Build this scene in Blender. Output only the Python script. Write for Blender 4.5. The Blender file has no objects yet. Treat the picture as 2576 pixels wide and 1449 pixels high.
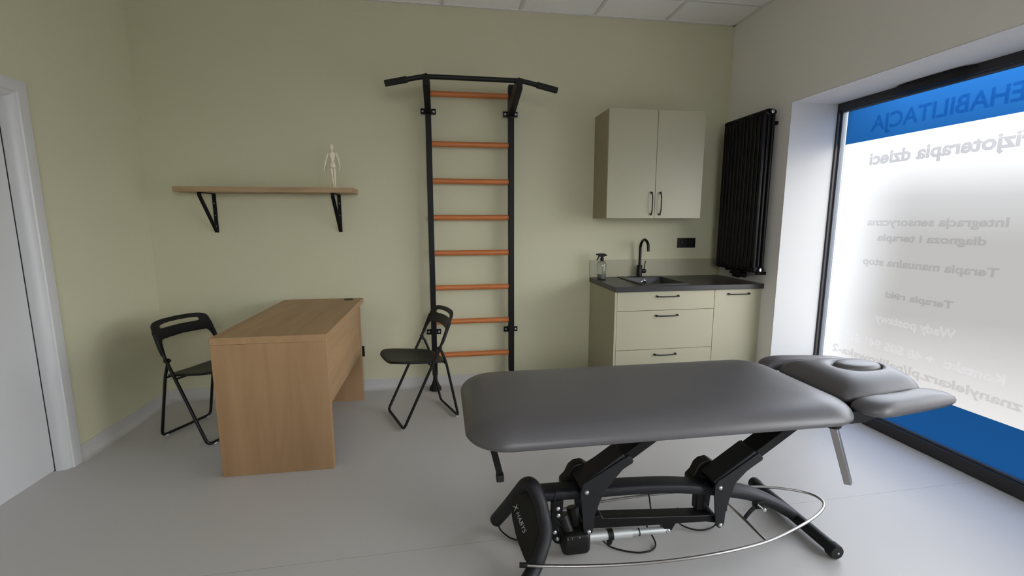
import bpy, bmesh, math, random
from mathutils import Vector, Matrix
sc = bpy.context.scene
COL = sc.collection
random.seed(4)

# ---------------------------------------------------------------- camera
F_PX = 1140.31
cam_data = bpy.data.cameras.new('camera')
cam_data.sensor_width = 36.0
cam_data.lens = 36.0 * F_PX / 2576.0
cam_data.clip_start = 0.02
cam = bpy.data.objects.new('camera', cam_data)
COL.objects.link(cam)
RX, RY, RZ = -0.1481, 0.0010, -0.1533
cam.matrix_world = (Matrix.Translation((-2.4693, -3.7479, 1.3906))
                    @ Matrix.Rotation(RZ, 4, 'Z') @ Matrix.Rotation(RX, 4, 'X')
                    @ Matrix.Rotation(RY, 4, 'Y') @ Matrix.Rotation(math.pi / 2, 4, 'X'))
sc.camera = cam

# ---------------------------------------------------------------- view + world
vs = sc.view_settings
vs.view_transform = 'Standard'; vs.look = 'None'; vs.gamma = 1.0; vs.exposure = 0.78
try: vs.use_curve_mapping = False
except Exception: pass
sc.cycles.use_denoising = True
sc.cycles.max_bounces = 10
sc.cycles.diffuse_bounces = 7
sc.cycles.transparent_max_bounces = 12
sc.cycles.sample_clamp_indirect = 8

world = bpy.data.worlds.new('outdoors'); sc.world = world
world.use_nodes = True
nt = world.node_tree; nt.nodes.clear()
wo = nt.nodes.new('ShaderNodeOutputWorld'); bg = nt.nodes.new('ShaderNodeBackground')
tc = nt.nodes.new('ShaderNodeTexCoord'); sp = nt.nodes.new('ShaderNodeSeparateXYZ')
nt.links.new(tc.outputs['Generated'], sp.inputs[0])
mr = nt.nodes.new('ShaderNodeMapRange'); mr.inputs['From Min'].default_value = -0.6; mr.inputs['From Max'].default_value = 0.6
nt.links.new(sp.outputs['Z'], mr.inputs['Value'])
cr = nt.nodes.new('ShaderNodeValToRGB'); nt.links.new(mr.outputs[0], cr.inputs[0])
el = cr.color_ramp.elements
el[0].position = 0.0; el[0].color = (0.068, 0.065, 0.066, 1)
el[1].position = 1.0; el[1].color = (0.17, 0.18, 0.195, 1)
for pos, c in ((0.20, (0.060, 0.0565, 0.057, 1)), (0.29, (0.044, 0.042, 0.041, 1)), (0.37, (0.0265, 0.0255, 0.0238, 1)), (0.47, (0.0268, 0.0258, 0.0244, 1)), (0.53, (0.038, 0.0378, 0.0375, 1)), (0.60, (0.078, 0.079, 0.081, 1)), (0.68, (0.24, 0.25, 0.262, 1)), (0.76, (0.46, 0.485, 0.53, 1)), (0.88, (0.34, 0.365, 0.415, 1))):
    e = el.new(pos); e.color = c
# brighter sky added towards -y to light the room, a close grey-beige facade across from the lettered window
cr2 = nt.nodes.new('ShaderNodeValToRGB'); nt.links.new(mr.outputs[0], cr2.inputs[0])
e2 = cr2.color_ramp.elements
e2[0].position = 0.0; e2[0].color = (0.10, 0.098, 0.098, 1)
e2[1].position = 1.0; e2[1].color = (0.17, 0.18, 0.19, 1)
for pos, c in ((0.44, (0.15, 0.147, 0.145, 1)), (0.53, (0.36, 0.36, 0.36, 1)), (0.66, (0.50, 0.505, 0.515, 1)), (0.85, (0.38, 0.385, 0.395, 1))):
    e = e2.new(pos); e.color = c
my = nt.nodes.new('ShaderNodeMapRange'); my.interpolation_type = 'SMOOTHSTEP'
my.inputs['From Min'].default_value = 0.35; my.inputs['From Max'].default_value = -0.45
nt.links.new(sp.outputs['Y'], my.inputs['Value'])
mw = nt.nodes.new('ShaderNodeMix'); mw.data_type = 'RGBA'; nt.links.new(my.outputs[0], mw.inputs['Factor'])
nt.links.new(cr.outputs[0], mw.inputs['A']); nt.links.new(cr2.outputs[0], mw.inputs['B'])
# open bright end of the street further along +y
mz = nt.nodes.new('ShaderNodeMapRange'); mz.interpolation_type = 'SMOOTHSTEP'
mz.inputs['From Min'].default_value = 0.640; mz.inputs['From Max'].default_value = 0.735
nt.links.new(sp.outputs['Y'], mz.inputs['Value'])
mv = nt.nodes.new('ShaderNodeMix'); mv.data_type = 'RGBA'; nt.links.new(mz.outputs[0], mv.inputs['Factor'])
nt.links.new(mw.outputs['Result'], mv.inputs['A']); mv.inputs['B'].default_value = (0.080, 0.082, 0.085, 1)
nt.links.new(mv.outputs['Result'], bg.inputs['Color']); bg.inputs['Strength'].default_value = 24.0
nt.links.new(bg.outputs[0], wo.inputs[0])

# ---------------------------------------------------------------- materials
MATS = {}
def mat(name, col, rough=0.5, metal=0.0, spec=0.5, bump=0.0, bscale=200.0, var=0.0, vscale=3.0, coat=0.0):
    m = bpy.data.materials.new(name); m.use_nodes = True
    n = m.node_tree; b = n.nodes['Principled BSDF']
    b.inputs['Base Color'].default_value = (*col, 1); b.inputs['Roughness'].default_value = rough
    b.inputs['Metallic'].default_value = metal; b.inputs['Specular IOR Level'].default_value = spec
    b.inputs['Coat Weight'].default_value = coat
    tcn = n.nodes.new('ShaderNodeTexCoord')
    if var > 0:
        no = n.nodes.new('ShaderNodeTexNoise'); no.inputs['Scale'].default_value = vscale; no.inputs['Detail'].default_value = 5
        n.links.new(tcn.outputs['Object'], no.inputs['Vector'])
        mx = n.nodes.new('ShaderNodeMix'); mx.data_type = 'RGBA'
        mx.inputs['A'].default_value = (*[c * (1 - var) for c in col], 1); mx.inputs['B'].default_value = (*[min(1, c * (1 + var)) for c in col], 1)
        n.links.new(no.outputs['Fac'], mx.inputs['Factor']); n.links.new(mx.outputs['Result'], b.inputs['Base Color'])
    if bump > 0:
        no2 = n.nodes.new('ShaderNodeTexNoise'); no2.inputs['Scale'].default_value = bscale; no2.inputs['Detail'].default_value = 3
        n.links.new(tcn.outputs['Object'], no2.inputs['Vector'])
        bp = n.nodes.new('ShaderNodeBump'); bp.inputs['Strength'].default_value = bump; bp.inputs['Distance'].default_value = 0.001
        n.links.new(no2.outputs['Fac'], bp.inputs['Height']); n.links.new(bp.outputs[0], b.inputs['Normal'])
    MATS[name] = m
    return m

def wood(name, c1, c2, scale, rough=0.5, knots=True):
    m = bpy.data.materials.new(name); m.use_nodes = True
    n = m.node_tree; b = n.nodes['Principled BSDF']; b.inputs['Roughness'].default_value = rough
    t = n.nodes.new('ShaderNodeTexCoord'); mp = n.nodes.new('ShaderNodeMapping'); mp.inputs['Scale'].default_value = scale
    n.links.new(t.outputs['Object'], mp.inputs[0])
    no = n.nodes.new('ShaderNodeTexNoise'); no.inputs['Scale'].default_value = 1.0; no.inputs['Detail'].default_value = 8; no.inputs['Roughness'].default_value = 0.6; no.inputs['Distortion'].default_value = 0.6
    n.links.new(mp.outputs[0], no.inputs['Vector'])
    rp = n.nodes.new('ShaderNodeValToRGB'); rp.color_ramp.elements[0].position = 0.3; rp.color_ramp.elements[1].position = 0.72
    rp.color_ramp.elements[0].color = (*c1, 1); rp.color_ramp.elements[1].color = (*c2, 1)
    n.links.new(no.outputs['Fac'], rp.inputs[0])
    out = rp.outputs[0]
    if knots:
        mp2 = n.nodes.new('ShaderNodeMapping'); mp2.inputs['Scale'].default_value = [4.2 if q > 5 else 2.6 for q in scale]
        n.links.new(t.outputs['Object'], mp2.inputs[0])
        vo = n.nodes.new('ShaderNodeTexVoronoi'); vo.inputs['Scale'].default_value = 1.15; n.links.new(mp2.outputs[0], vo.inputs['Vector'])
        r2 = n.nodes.new('ShaderNodeValToRGB'); r2.color_ramp.elements[0].position = 0.010; r2.color_ramp.elements[1].position = 0.085
        r2.color_ramp.elements[0].color = (0.62, 0.55, 0.5, 1); r2.color_ramp.elements[1].color = (1, 1, 1, 1)
        n.links.new(vo.outputs['Distance'], r2.inputs[0])
        mx = n.nodes.new('ShaderNodeMix'); mx.data_type = 'RGBA'; mx.blend_type = 'MULTIPLY'; mx.inputs['Factor'].default_value = 1
        n.links.new(out, mx.inputs['A']); n.links.new(r2.outputs[0], mx.inputs['B']); out = mx.outputs['Result']
    n.links.new(out, b.inputs['Base Color'])
    bp = n.nodes.new('ShaderNodeBump'); bp.inputs['Strength'].default_value = 0.15; bp.inputs['Distance'].default_value = 0.001
    n.links.new(no.outputs['Fac'], bp.inputs['Height']); n.links.new(bp.outputs[0], b.inputs['Normal'])
    MATS[name] = m
    return m

GREEN = mat('sage_wall_paint', (0.575, 0.56, 0.40), 0.85, bump=0.25, bscale=350, var=0.02, vscale=1.5)
GREYW = mat('warm_grey_wall_paint', (0.76, 0.735, 0.70), 0.85, bump=0.25, bscale=350)
WHITEP = mat('white_wall_paint', (0.80, 0.80, 0.79), 0.8, bump=0.1, bscale=300)
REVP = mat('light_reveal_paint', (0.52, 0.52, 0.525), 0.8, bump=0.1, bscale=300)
CEIL = mat('ceiling_tile', (0.88, 0.87, 0.855), 0.9, bump=0.4, bscale=500, var=0.03, vscale=60)
GRID = mat('ceiling_grid_metal', (0.68, 0.67, 0.65), 0.6)
CABF = mat('sage_cabinet_front', (0.3800, 0.3610, 0.2546), 0.42, bump=0.05, bscale=120)
CABS = mat('olive_cabinet_side', (0.3060, 0.2677, 0.1700), 0.5)
WTOP = mat('black_worktop', (0.024, 0.022, 0.024), 0.32, var=0.25, vscale=180, bump=0.1, bscale=250)
SINKM = mat('granite_sink', (0.022, 0.021, 0.022), 0.4, var=0.4, vscale=400)
BLK = mat('black_powder_coat', (0.0055, 0.0052, 0.0058), 0.45, spec=0.22, bump=0.15, bscale=500)
BLKS = mat('black_satin_steel', (0.006, 0.006, 0.006), 0.35, spec=0.3)
BLKP = mat('black_plastic', (0.009, 0.0085, 0.008), 0.45, spec=0.25, bump=0.2, bscale=300)
CHARC = mat('charcoal_textured_steel', (0.013, 0.013, 0.0155), 0.5, spec=0.3, bump=0.4, bscale=600)
RADM = mat('black_radiator_enamel', (0.0045, 0.0035, 0.0045), 0.32, spec=0.2)
RUB = mat('black_rubber', (0.011, 0.011, 0.011), 0.65, spec=0.3)
CHROME = mat('polished_chrome', (0.75, 0.75, 0.76), 0.15, metal=1.0)
STEEL = mat('brushed_steel', (0.42, 0.40, 0.39), 0.33, metal=1.0)
ALU = mat('satin_aluminium', (0.62, 0.64, 0.64), 0.4, metal=0.6)
ZINC = mat('zinc_screw', (0.6, 0.6, 0.6), 0.35, metal=0.8)
VINYL = mat('grey_upholstery_vinyl', (0.096, 0.091, 0.097), 0.38, bump=0.12, bscale=900, spec=0.45)
DOORW = mat('white_door_laminate', (0.62, 0.62, 0.63), 0.35)
FRM = mat('anthracite_window_frame', (0.022, 0.020, 0.024), 0.4)
SKIRT = mat('grey_vinyl_skirting', (0.52, 0.505, 0.495), 0.6)
MANI = mat('pale_limewood', (0.82, 0.75, 0.60), 0.6, var=0.08, vscale=30)
OAKV = wood('oak_vertical_grain', (0.3108, 0.1813, 0.0888), (0.3996, 0.2479, 0.1295), (11, 11, 0.9))
OAKY = wood('oak_lengthwise_grain', (0.3440, 0.2040, 0.1000), (0.4400, 0.2760, 0.1440), (12, 1.0, 12))
OAKX = wood('oak_crosswise_grain', (0.3230, 0.2125, 0.1148), (0.4420, 0.3060, 0.1785), (2.0, 30, 30))
BEECH = wood('orange_beech_rung', (0.44, 0.125, 0.030), (0.56, 0.19, 0.05), (2.5, 60, 60), 0.4, knots=False)

def floor_material():
    m = bpy.data.materials.new('grey_vinyl_floor'); m.use_nodes = True
    n = m.node_tree; b = n.nodes['Principled BSDF']; b.inputs['Roughness'].default_value = 0.42; b.inputs['Specular IOR Level'].default_value = 0.4
    t = n.nodes.new('ShaderNodeTexCoord')
    no = n.nodes.new('ShaderNodeTexNoise'); no.inputs['Scale'].default_value = 260; no.inputs['Detail'].default_value = 3
    n.links.new(t.outputs['Object'], no.inputs['Vector'])
    mx = n.nodes.new('ShaderNodeMix'); mx.data_type = 'RGBA'
    mx.inputs['A'].default_value = (0.485, 0.470, 0.464, 1); mx.inputs['B'].default_value = (0.530, 0.515, 0.508, 1)
    n.links.new(no.outputs['Fac'], mx.inputs['Factor'])
    s = n.nodes.new('ShaderNodeSeparateXYZ'); n.links.new(t.outputs['Object'], s.inputs[0])
    ma = n.nodes.new('ShaderNodeMath'); ma.operation = 'MULTIPLY_ADD'; ma.inputs[1].default_value = -0.02; ma.inputs[2].default_value = 1.905
    n.links.new(s.outputs['X'], ma.inputs[0])
    ad = n.nodes.new('ShaderNodeMath'); ad.operation = 'ADD'; n.links.new(ma.outputs[0], ad.inputs[0]); n.links.new(s.outputs['Y'], ad.inputs[1])
    ab = n.nodes.new('ShaderNodeMath'); ab.operation = 'ABSOLUTE'; n.links.new(ad.outputs[0], ab.inputs[0])
    lt = n.nodes.new('ShaderNodeMath'); lt.operation = 'LESS_THAN'; lt.inputs[1].default_value = 0.0016; n.links.new(ab.outputs[0], lt.inputs[0])
    m2 = n.nodes.new('ShaderNodeMix'); m2.data_type = 'RGBA'; n.links.new(lt.outputs[0], m2.inputs['Factor'])
    n.links.new(mx.outputs['Result'], m2.inputs['A']); m2.inputs['B'].default_value = (0.36, 0.352, 0.35, 1)
    n.links.new(m2.outputs['Result'], b.inputs['Base Color'])
    return m
FLOORM = floor_material()

def film(name, trans_col, see_col, see):
    """frosted or coloured adhesive film on the glass: diffuses the daylight and lets part of it straight through"""
    m = bpy.data.materials.new(name); m.use_nodes = True
    n = m.node_tree; n.nodes.clear()
    o = n.nodes.new('ShaderNodeOutputMaterial')
    tr = n.nodes.new('ShaderNodeBsdfTranslucent'); tr.inputs[0].default_value = (*trans_col, 1)
    tp = n.nodes.new('ShaderNodeBsdfTransparent'); tp.inputs[0].default_value = (*see_col, 1)
    mx = n.nodes.new('ShaderNodeMixShader'); mx.inputs[0].default_value = see
    n.links.new(tr.outputs[0], mx.inputs[1]); n.links.new(tp.outputs[0], mx.inputs[2])
    n.links.new(mx.outputs[0], o.inputs[0])
    return m
FROST = film('frosted_film', (0.05, 0.052, 0.054), (0.90, 0.90, 0.90), 0.65)
BLUEF = film('blue_film', (0.006, 0.034, 0.066), (0.12, 0.30, 0.52), 0.5)
TXTG = film('backlight_dark_letters', (0.0, 0.0, 0.0), (0.76, 0.76, 0.77), 1.0)  # letters of one film; backlighting is put into the tone of each line
TXTM = film('backlight_grey_letters', (0.0, 0.0, 0.0), (0.885, 0.885, 0.885), 1.0)
TXTL = film('backlight_pale_letters', (0.36, 0.36, 0.36), (1, 1, 1), 0.90)  # pale tone stands in for letters looking bright against the darker ground
TXTB = film('backlight_blue_letters', (0.0, 0.0, 0.0), (0.68, 0.80, 0.88), 1.0)
FROST2 = film('clearer_film_edge', (0.10, 0.108, 0.114), (0.86, 0.90, 0.94), 0.65)
CLEAR = film('added_window_glass', (0.9, 0.9, 0.9), (0.92, 0.93, 0.93), 1.0)

def glass_material():
    m = bpy.data.materials.new('clear_glass'); m.use_nodes = True
    b = m.node_tree.nodes['Principled BSDF']
    b.inputs['Base Color'].default_value = (0.80, 0.82, 0.80, 1); b.inputs['Roughness'].default_value = 0.03
    b.inputs['Transmission Weight'].default_value = 1.0; b.inputs['IOR'].default_value = 1.45
    return m
GLASS = glass_material()

# ---------------------------------------------------------------- mesh helpers
def nb(): return bmesh.new()
def bx(bm, x0, x1, y0, y1, z0, z1, M=None):
    x0, x1 = sorted((x0, x1)); y0, y1 = sorted((y0, y1)); z0, z1 = sorted((z0, z1))
    v = [bm.verts.new(p) for p in ((x0,y0,z0),(x1,y0,z0),(x1,y1,z0),(x0,y1,z0),(x0,y0,z1),(x1,y0,z1),(x1,y1,z1),(x0,y1,z1))]
    for f in ((0,3,2,1),(4,5,6,7),(0,1,5,4),(1,2,6,5),(2,3,7,6),(3,0,4,7)): bm.faces.new([v[i] for i in f])
    if M is not None:
        for q in v: q.co = M @ q.co
    return v
def beam(bm, a, b, w, h, up=(0,0,1)):
    """rectangular bar from a to b, w wide (sideways), h thick (towards up)"""
    a, b = Vector(a), Vector(b); d = (b - a); L = d.length; d.normalize()
    s = d.cross(Vector(up)).normalized(); u = s.cross(d).normalized()
    v = []
    for p in (a, b):
        for i, j in ((-1,-1),(1,-1),(1,1),(-1,1)): v.append(bm.verts.new(p + s*(i*w/2) + u*(j*h/2)))
    for f in ((0,3,2,1),(4,5,6,7),(0,1,5,4),(1,2,6,5),(2,3,7,6),(3,0,4,7)): bm.faces.new([v[i] for i in f])
def prism(bm, pts, off):
    """flat polygon of 3D points extruded by the vector off"""
    off = Vector(off)
    a = [bm.verts.new(p) for p in pts]; b = [bm.verts.new(Vector(p) + off) for p in pts]
    n = len(pts)
    bm.faces.new(a); bm.faces.new(list(reversed(b)))
    for i in range(n): bm.faces.new([a[i], b[i], b[(i+1) % n], a[(i+1) % n]])
def fillet(pts, r, seg=6, closed=False):
    pts = [Vector(p) for p in pts]; n = len(pts); out = []
    for i, p in enumerate(pts):
        if not closed and i in (0, n-1): out.append(p); continue
        a, b = pts[i-1], pts[(i+1) % n]
        da, db = (a-p), (b-p); rr = min(r, da.length*0.48, db.length*0.48)
        p0, p1 = p + da.normalized()*rr, p + db.normalized()*rr
        for k in range(seg+1):
            t = k/seg; out.append(p0*(1-t)**2 + p*2*t*(1-t) + p1*t*t)
    return out
def smooth(pts, n=8, closed=False):
    P = [Vector(p) for p in pts]; m = len(P); out = []
    rng = range(m if closed else m-1)
    for i in rng:
        p1, p2 = P[i], P[(i+1) % m]
        p0 = P[i-1] if (closed or i > 0) else p1*2-p2
        p3 = P[(i+2) % m] if (closed or i+2 < m) else p2*2-p1
        for k in range(n):
            t = k/n
            out.append(0.5*((2*p1)+(p2-p0)*t+(2*p0-5*p1+4*p2-p3)*t*t+(3*p1-p0-3*p2+p3)*t**3))
    if not closed: out.append(P[-1])
    return out
def tube(bm, pts, r, seg=12, closed=False, sec=None, up0=None, rs=None):
    """sweep a circle of radius r (or an a x b superellipse: sec=(a,b)) along pts"""
    P = [Vector(p) for p in pts]; n = len(P); T = []
    for i in range(n):
        if closed: t = P[(i+1) % n]-P[i-1]
        else: t = P[min(i+1, n-1)]-P[max(i-1, 0)]
        T.append(t.normalized())
    up = Vector(up0) if up0 else (Vector((0,0,1)) if abs(T[0].z) < 0.9 else Vector((1,0,0)))
    s = T[0].cross(up).normalized(); rings = []
    for i in range(n):
        if up0 and abs(T[i].dot(Vector(up0))) < 0.98: s = T[i].cross(Vector(up0)).normalized()
        else: s = (s - T[i]*s.dot(T[i])).normalized()
        u = s.cross(T[i]); ring = []
        for k in range(seg):
            a = 2*math.pi*k/seg; c, d = math.cos(a), math.sin(a)
            if sec:
                e = 0.55
                q = s*(math.copysign(abs(c)**e, c)*sec[0]) + u*(math.copysign(abs(d)**e, d)*sec[1])
            else:
                rr = rs[i] if rs else r
                q = s*(c*rr) + u*(d*rr)
            ring.append(bm.verts.new(P[i]+q))
        rings.append(ring)
    for i in range(n if closed else n-1):
        a, b = rings[i], rings[(i+1) % n]
        for k in range(seg): bm.faces.new([a[k], a[(k+1) % seg], b[(k+1) % seg], b[k]])
    if not closed:
        bm.faces.new(list(reversed(rings[0]))); bm.faces.new(rings[-1])
def lathe(bm, prof, c=(0,0,0), axis='z', seg=24, M=None):
    """profile of (radius, height) turned about an axis through c"""
    c = Vector(c); rings = []
    for r, h in prof:
        ring = []
        for k in range(seg):
            a = 2*math.pi*k/seg; p, q = r*math.cos(a), r*math.sin(a)
            v = {'z': (p,q,h), 'x': (h,p,q), 'y': (q,h,p)}[axis]
            v = Vector(v)
            if M is not None: v = M @ v
            ring.append(bm.verts.new(v + c))
        rings.append(ring)
    for a, b in zip(rings, rings[1:]):
        for k in range(seg): bm.faces.new([a[k], a[(k+1) % seg], b[(k+1) % seg], b[k]])
    bm.faces.new(list(reversed(rings[0]))); bm.faces.new(rings[-1])
def toward(d):
    return Vector((0,0,1)).rotation_difference(Vector(d).normalized()).to_matrix()
def ball(bm, c, rx, ry=None, rz=None, M=None, u=16, v=10):
    ry = ry or rx; rz = rz or rx
    r = bmesh.ops.create_uvsphere(bm, u_segments=u, v_segments=v, radius=1.0)
    for q in r['verts']:
        p = Vector((q.co.x*rx, q.co.y*ry, q.co.z*rz))
        if M is not None: p = M @ p
        q.co = p + Vector(c)
def rrect(x0, x1, y0, y1, r, seg=8):
    out = []
    for cx, cy, a0 in ((x1-r, y1-r, 0), (x0+r, y1-r, 90), (x0+r, y0+r, 180), (x1-r, y0+r, 270)):
        for k in range(seg+1):
            a = math.radians(a0 + 90*k/seg); out.append((cx+r*math.cos(a), cy+r*math.sin(a)))
    return out
def loft(bm, rings, cap0=True, cap1=True):
    R = [[bm.verts.new(p) for p in ring] for ring in rings]; n = len(R[0])
    for a, b in zip(R, R[1:]):
        for k in range(n): bm.faces.new([a[k], a[(k+1) % n], b[(k+1) % n], b[k]])
    if cap0: bm.faces.new(list(reversed(R[0])))
    if cap1: bm.faces.new(R[-1])
    return R

def obj(name, bm, m, parent=None, bevel=0.0, seg=2, smooth_=True, origin=None, ang=40):
    bmesh.ops.recalc_face_normals(bm, faces=bm.faces[:])
    me = bpy.data.meshes.new(name); bm.to_mesh(me); bm.free()
    me.materials.append(m)
    if smooth_:
        me.polygons.foreach_set('use_smooth', [True]*len(me.polygons))
        try: me.set_sharp_from_angle(angle=math.radians(ang))
        except Exception: pass
    o = bpy.data.objects.new(name, me); COL.objects.link(o)
    if parent is not None:
        o.parent = parent
        me.transform(Matrix.Translation(-WPOS.get(parent.name, Vector((0,0,0)))))
    if bevel > 0:
        b = o.modifiers.new('bevel', 'BEVEL'); b.width = bevel; b.segments = seg; b.limit_method = 'ANGLE'; b.angle_limit = math.radians(35)
        b.harden_normals = False
    return o
WPOS = {}
def thing(name, label, cat, loc=(0,0,0), group=None):
    """an Empty at the thing's base; its parts are built in world coordinates and made local to it"""
    o = bpy.data.objects.new(name, None); COL.objects.link(o); o.empty_display_size = 0.05
    o.location = loc; WPOS[o.name] = Vector(loc)
    o['label'] = label; o['category'] = cat
    if group: o['group'] = group
    return o
def tag(o, label, cat, group=None):
    o['label'] = label; o['category'] = cat
    if group: o['group'] = group
    return o
def struct(name, bm, m, parent=None, **k):
    o = obj(name, bm, m, parent, **k)
    if parent is None: o['kind'] = 'structure'
    return o
def text_mesh(name, body, size, m, parent, M, bold=0.0, spacing=1.0, depth=0.0008, align='LEFT'):
    cu = bpy.data.curves.new(name, 'FONT'); cu.body = body; cu.size = size; cu.extrude = depth; cu.offset = bold
    cu.align_x = align; cu.space_character = spacing; cu.resolution_u = 4
    tmp = bpy.data.objects.new(name, cu); COL.objects.link(tmp)
    bpy.context.view_layer.update()
    dg = bpy.context.evaluated_depsgraph_get()
    me = bpy.data.meshes.new_from_object(tmp.evaluated_get(dg))
    bpy.data.objects.remove(tmp); me.name = name
    me.transform(Matrix.Translation(-WPOS.get(parent.name, Vector((0,0,0)))) @ M)
    me.materials.clear(); me.materials.append(m)
    o = bpy.data.objects.new(name, me); COL.objects.link(o); o.parent = parent
    return o

# ---------------------------------------------------------------- the room
L, H, FRONT = -4.597, 3.001, -5.6
WD = 0.369                      # depth of the window recess
b = nb(); bx(b, L-0.3, WD+0.08, FRONT-0.2, 0.2, -0.12, 0.0); struct('floor', b, FLOORM, smooth_=False)
b = nb(); bx(b, L-0.2, 0.6, FRONT-0.2, 0.2, H+0.004, H+0.1); ceil = struct('ceiling', b, CEIL, smooth_=False)
b = nb()
for k in range(8):
    x = -0.622 - 0.6*k; bx(b, x-0.012, x+0.012, FRONT, 0, H-0.003, H+0.006)
for k in range(9):
    y = -0.355 - 0.6*k; bx(b, L, 0, y-0.012, y+0.012, H-0.0026, H+0.0055)
bx(b, L, 0, -0.022, 0, H-0.006, H+0.004); bx(b, -0.022, 0, FRONT, 0, H-0.006, H+0.004); bx(b, L, L+0.022, FRONT, 0, H-0.006, H+0.004)
obj('ceiling_grid', b, GRID, ceil, smooth_=False)
b = nb(); bx(b, L-0.2, 0.6, 0, 0.2, 0, H+0.01); struct('wall_back', b, GREEN, smooth_=False)
FX0, FX1, FZ0, FZ1 = -2.6, -1.3, 1.45, 2.45       # unseen window added behind the camera for more light
b = nb(); bx(b, L-0.2, FX0, FRONT-0.2, FRONT, 0, H+0.01); bx(b, FX1, 0.6, FRONT-0.2, FRONT, 0, H+0.01); bx(b, FX0, FX1, FRONT-0.2, FRONT, 0, FZ0); bx(b, FX0, FX1, FRONT-0.2, FRONT, FZ1, H+0.01); struct('wall_front', b, WHITEP, smooth_=False)
b = nb(); w_ = 0.055; xm = (FX0+FX1)/2
for x_ in (FX0, xm-w_/2, FX1-w_): bx(b, x_, x_+w_, FRONT-0.17, FRONT-0.10, FZ0, FZ1)
for z_ in (FZ0, FZ1-w_): bx(b, FX0+w_, xm-w_/2, FRONT-0.17, FRONT-0.10, z_, z_+w_); bx(b, xm+w_/2, FX1-w_, FRONT-0.17, FRONT-0.10, z_, z_+w_)
w3 = struct('added_window_3', b, FRM, bevel=0.003)
for x_ in (FX0+w_, xm+w_/2):
    b = nb(); bx(b, x_, x_+(FX1-FX0)/2-1.5*w_, FRONT-0.137, FRONT-0.133, FZ0+w_, FZ1-w_); obj('glass_pane', b, CLEAR, w3, smooth_=False)
# left wall with the door opening
DY0, DY1, DZ = -1.93, -0.99, 2.03
b = nb(); bx(b, L-0.2, L, DY1, 0, 0, H+0.01); bx(b, L-0.2, L, FRONT, DY0, 0, H+0.01); bx(b, L-0.2, L, DY0, DY1, DZ, H+0.01)
struct('wall_left', b, GREEN, smooth_=False)
# right wall: lettered window opening, plus one added for more light
WY0, WY1, WZ = -2.86, -0.70, 2.2174
V0, V1 = -4.15, -3.05
TH = 0.50
b = nb()
bx(b, 0, TH, -0.728, 0, 0, H+0.01); bx(b, 0, TH, V1, WY0, 0, H+0.01); bx(b, 0, TH, FRONT, V0, 0, H+0.01)
bx(b, 0, TH, WY0, -0.728, WZ, H+0.01); bx(b, 0, TH, V0, V1, WZ, H+0.01)
struct('wall_right', b, GREYW, smooth_=False)
# white plastered reveals
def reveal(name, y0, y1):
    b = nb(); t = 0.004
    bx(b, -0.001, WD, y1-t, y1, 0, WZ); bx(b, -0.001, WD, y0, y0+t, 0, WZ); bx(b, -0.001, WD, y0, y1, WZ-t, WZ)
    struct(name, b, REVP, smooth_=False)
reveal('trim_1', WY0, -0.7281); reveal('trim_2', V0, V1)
# windows
def window(name, y0, y1, vent):
    b = nb(); x0, x1, w = WD, WD+0.075, 0.052; t = WZ-0.002
    bx(b, x0, x1, y0, y0+w, 0, t); bx(b, x0, x1, y1-w, y1, 0, t); bx(b, x0, x1, y0+w, y1-w, t-w, t); bx(b, x0, x1, y0+w, y1-w, 0, 0.075)
    fr = struct(name, b, FRM, bevel=0.004, seg=2)
    b = nb(); g0, g1, gz0, gz1 = y0+w, y1-w, 0.075, t-w; q = 0.012; gx = WD+0.04
    bx(b, gx-0.014, gx+0.01, g0, g0+q, gz0, gz1); bx(b, gx-0.014, gx+0.01, g1-q, g1, gz0, gz1)
    bx(b, gx-0.014, gx+0.01, g0+q, g1-q, gz0, gz0+q); bx(b, gx-0.014, gx+0.01, g0+q, g1-q, gz1-q, gz1)
    obj('glazing_bead', b, mat('glazing_gasket_'+name, (0.10, 0.105, 0.12), 0.4), fr, smooth_=False)
    gx2 = WD+0.045
    if not vent:
        b = nb(); bx(b, gx2, gx2+0.004, g0, g1, gz0, gz1); obj('glass_pane', b, CLEAR, fr, smooth_=False); return fr
    m0, m1 = g0+0.035, g1-0.035; b0, b1 = 0.335, 1.925; ztop = gz1-0.011
    b = nb(); bx(b, gx2, gx2+0.004, m0, m1, b0, b1); obj('frosted_film', b, FROST, fr, smooth_=False)
    b = nb(); bx(b, gx2, gx2+0.004, m1, g1, gz0, b1); bx(b, gx2, gx2+0.004, g0, m0, gz0, b1)
    bx(b, gx2, gx2+0.004, m1, g1, b1, gz1); bx(b, gx2, gx2+0.004, g0, m0, b1, gz1); bx(b, gx2, gx2+0.004, m0, m1, ztop, gz1)
    obj('glass_pane', b, FROST2, fr, smooth_=False)
    b = nb(); bx(b, gx2, gx2+0.004, m0, m1, b1, ztop); obj('blue_film', b, BLUEF, fr, smooth_=False)
    b = nb(); bx(b, gx2, gx2+0.004, m0, m1, gz0, b0); obj('blue_film', b, BLUEF, fr, smooth_=False)
    if vent:
        b = nb(); a0, a1 = -1.60, -1.155
        prof = [(0.0, WZ-0.062), (-0.030, WZ-0.055), (-0.046, WZ-0.030), (-0.040, WZ-0.008), (0.0, WZ-0.0045)]
        rings = []
        for y, s in ((a0, 0.05), (a0+0.035, 0.8), (a0+0.10, 1.0), (a1-0.10, 1.0), (a1-0.035, 0.8), (a1, 0.05)):
            rings.append([(WD+px*s, y, WZ-0.032+(pz-WZ+0.032)*(0.45+0.55*s)) for px, pz in prof])
        loft(b, rings); obj('trickle_vent', b, BLKP, fr)
    return fr
w1 = window('window_1', WY0+0.005, -0.7281+0.035, True)
window('added_window_2', V0, V1, False)  # unseen window added to brighten the room
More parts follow.
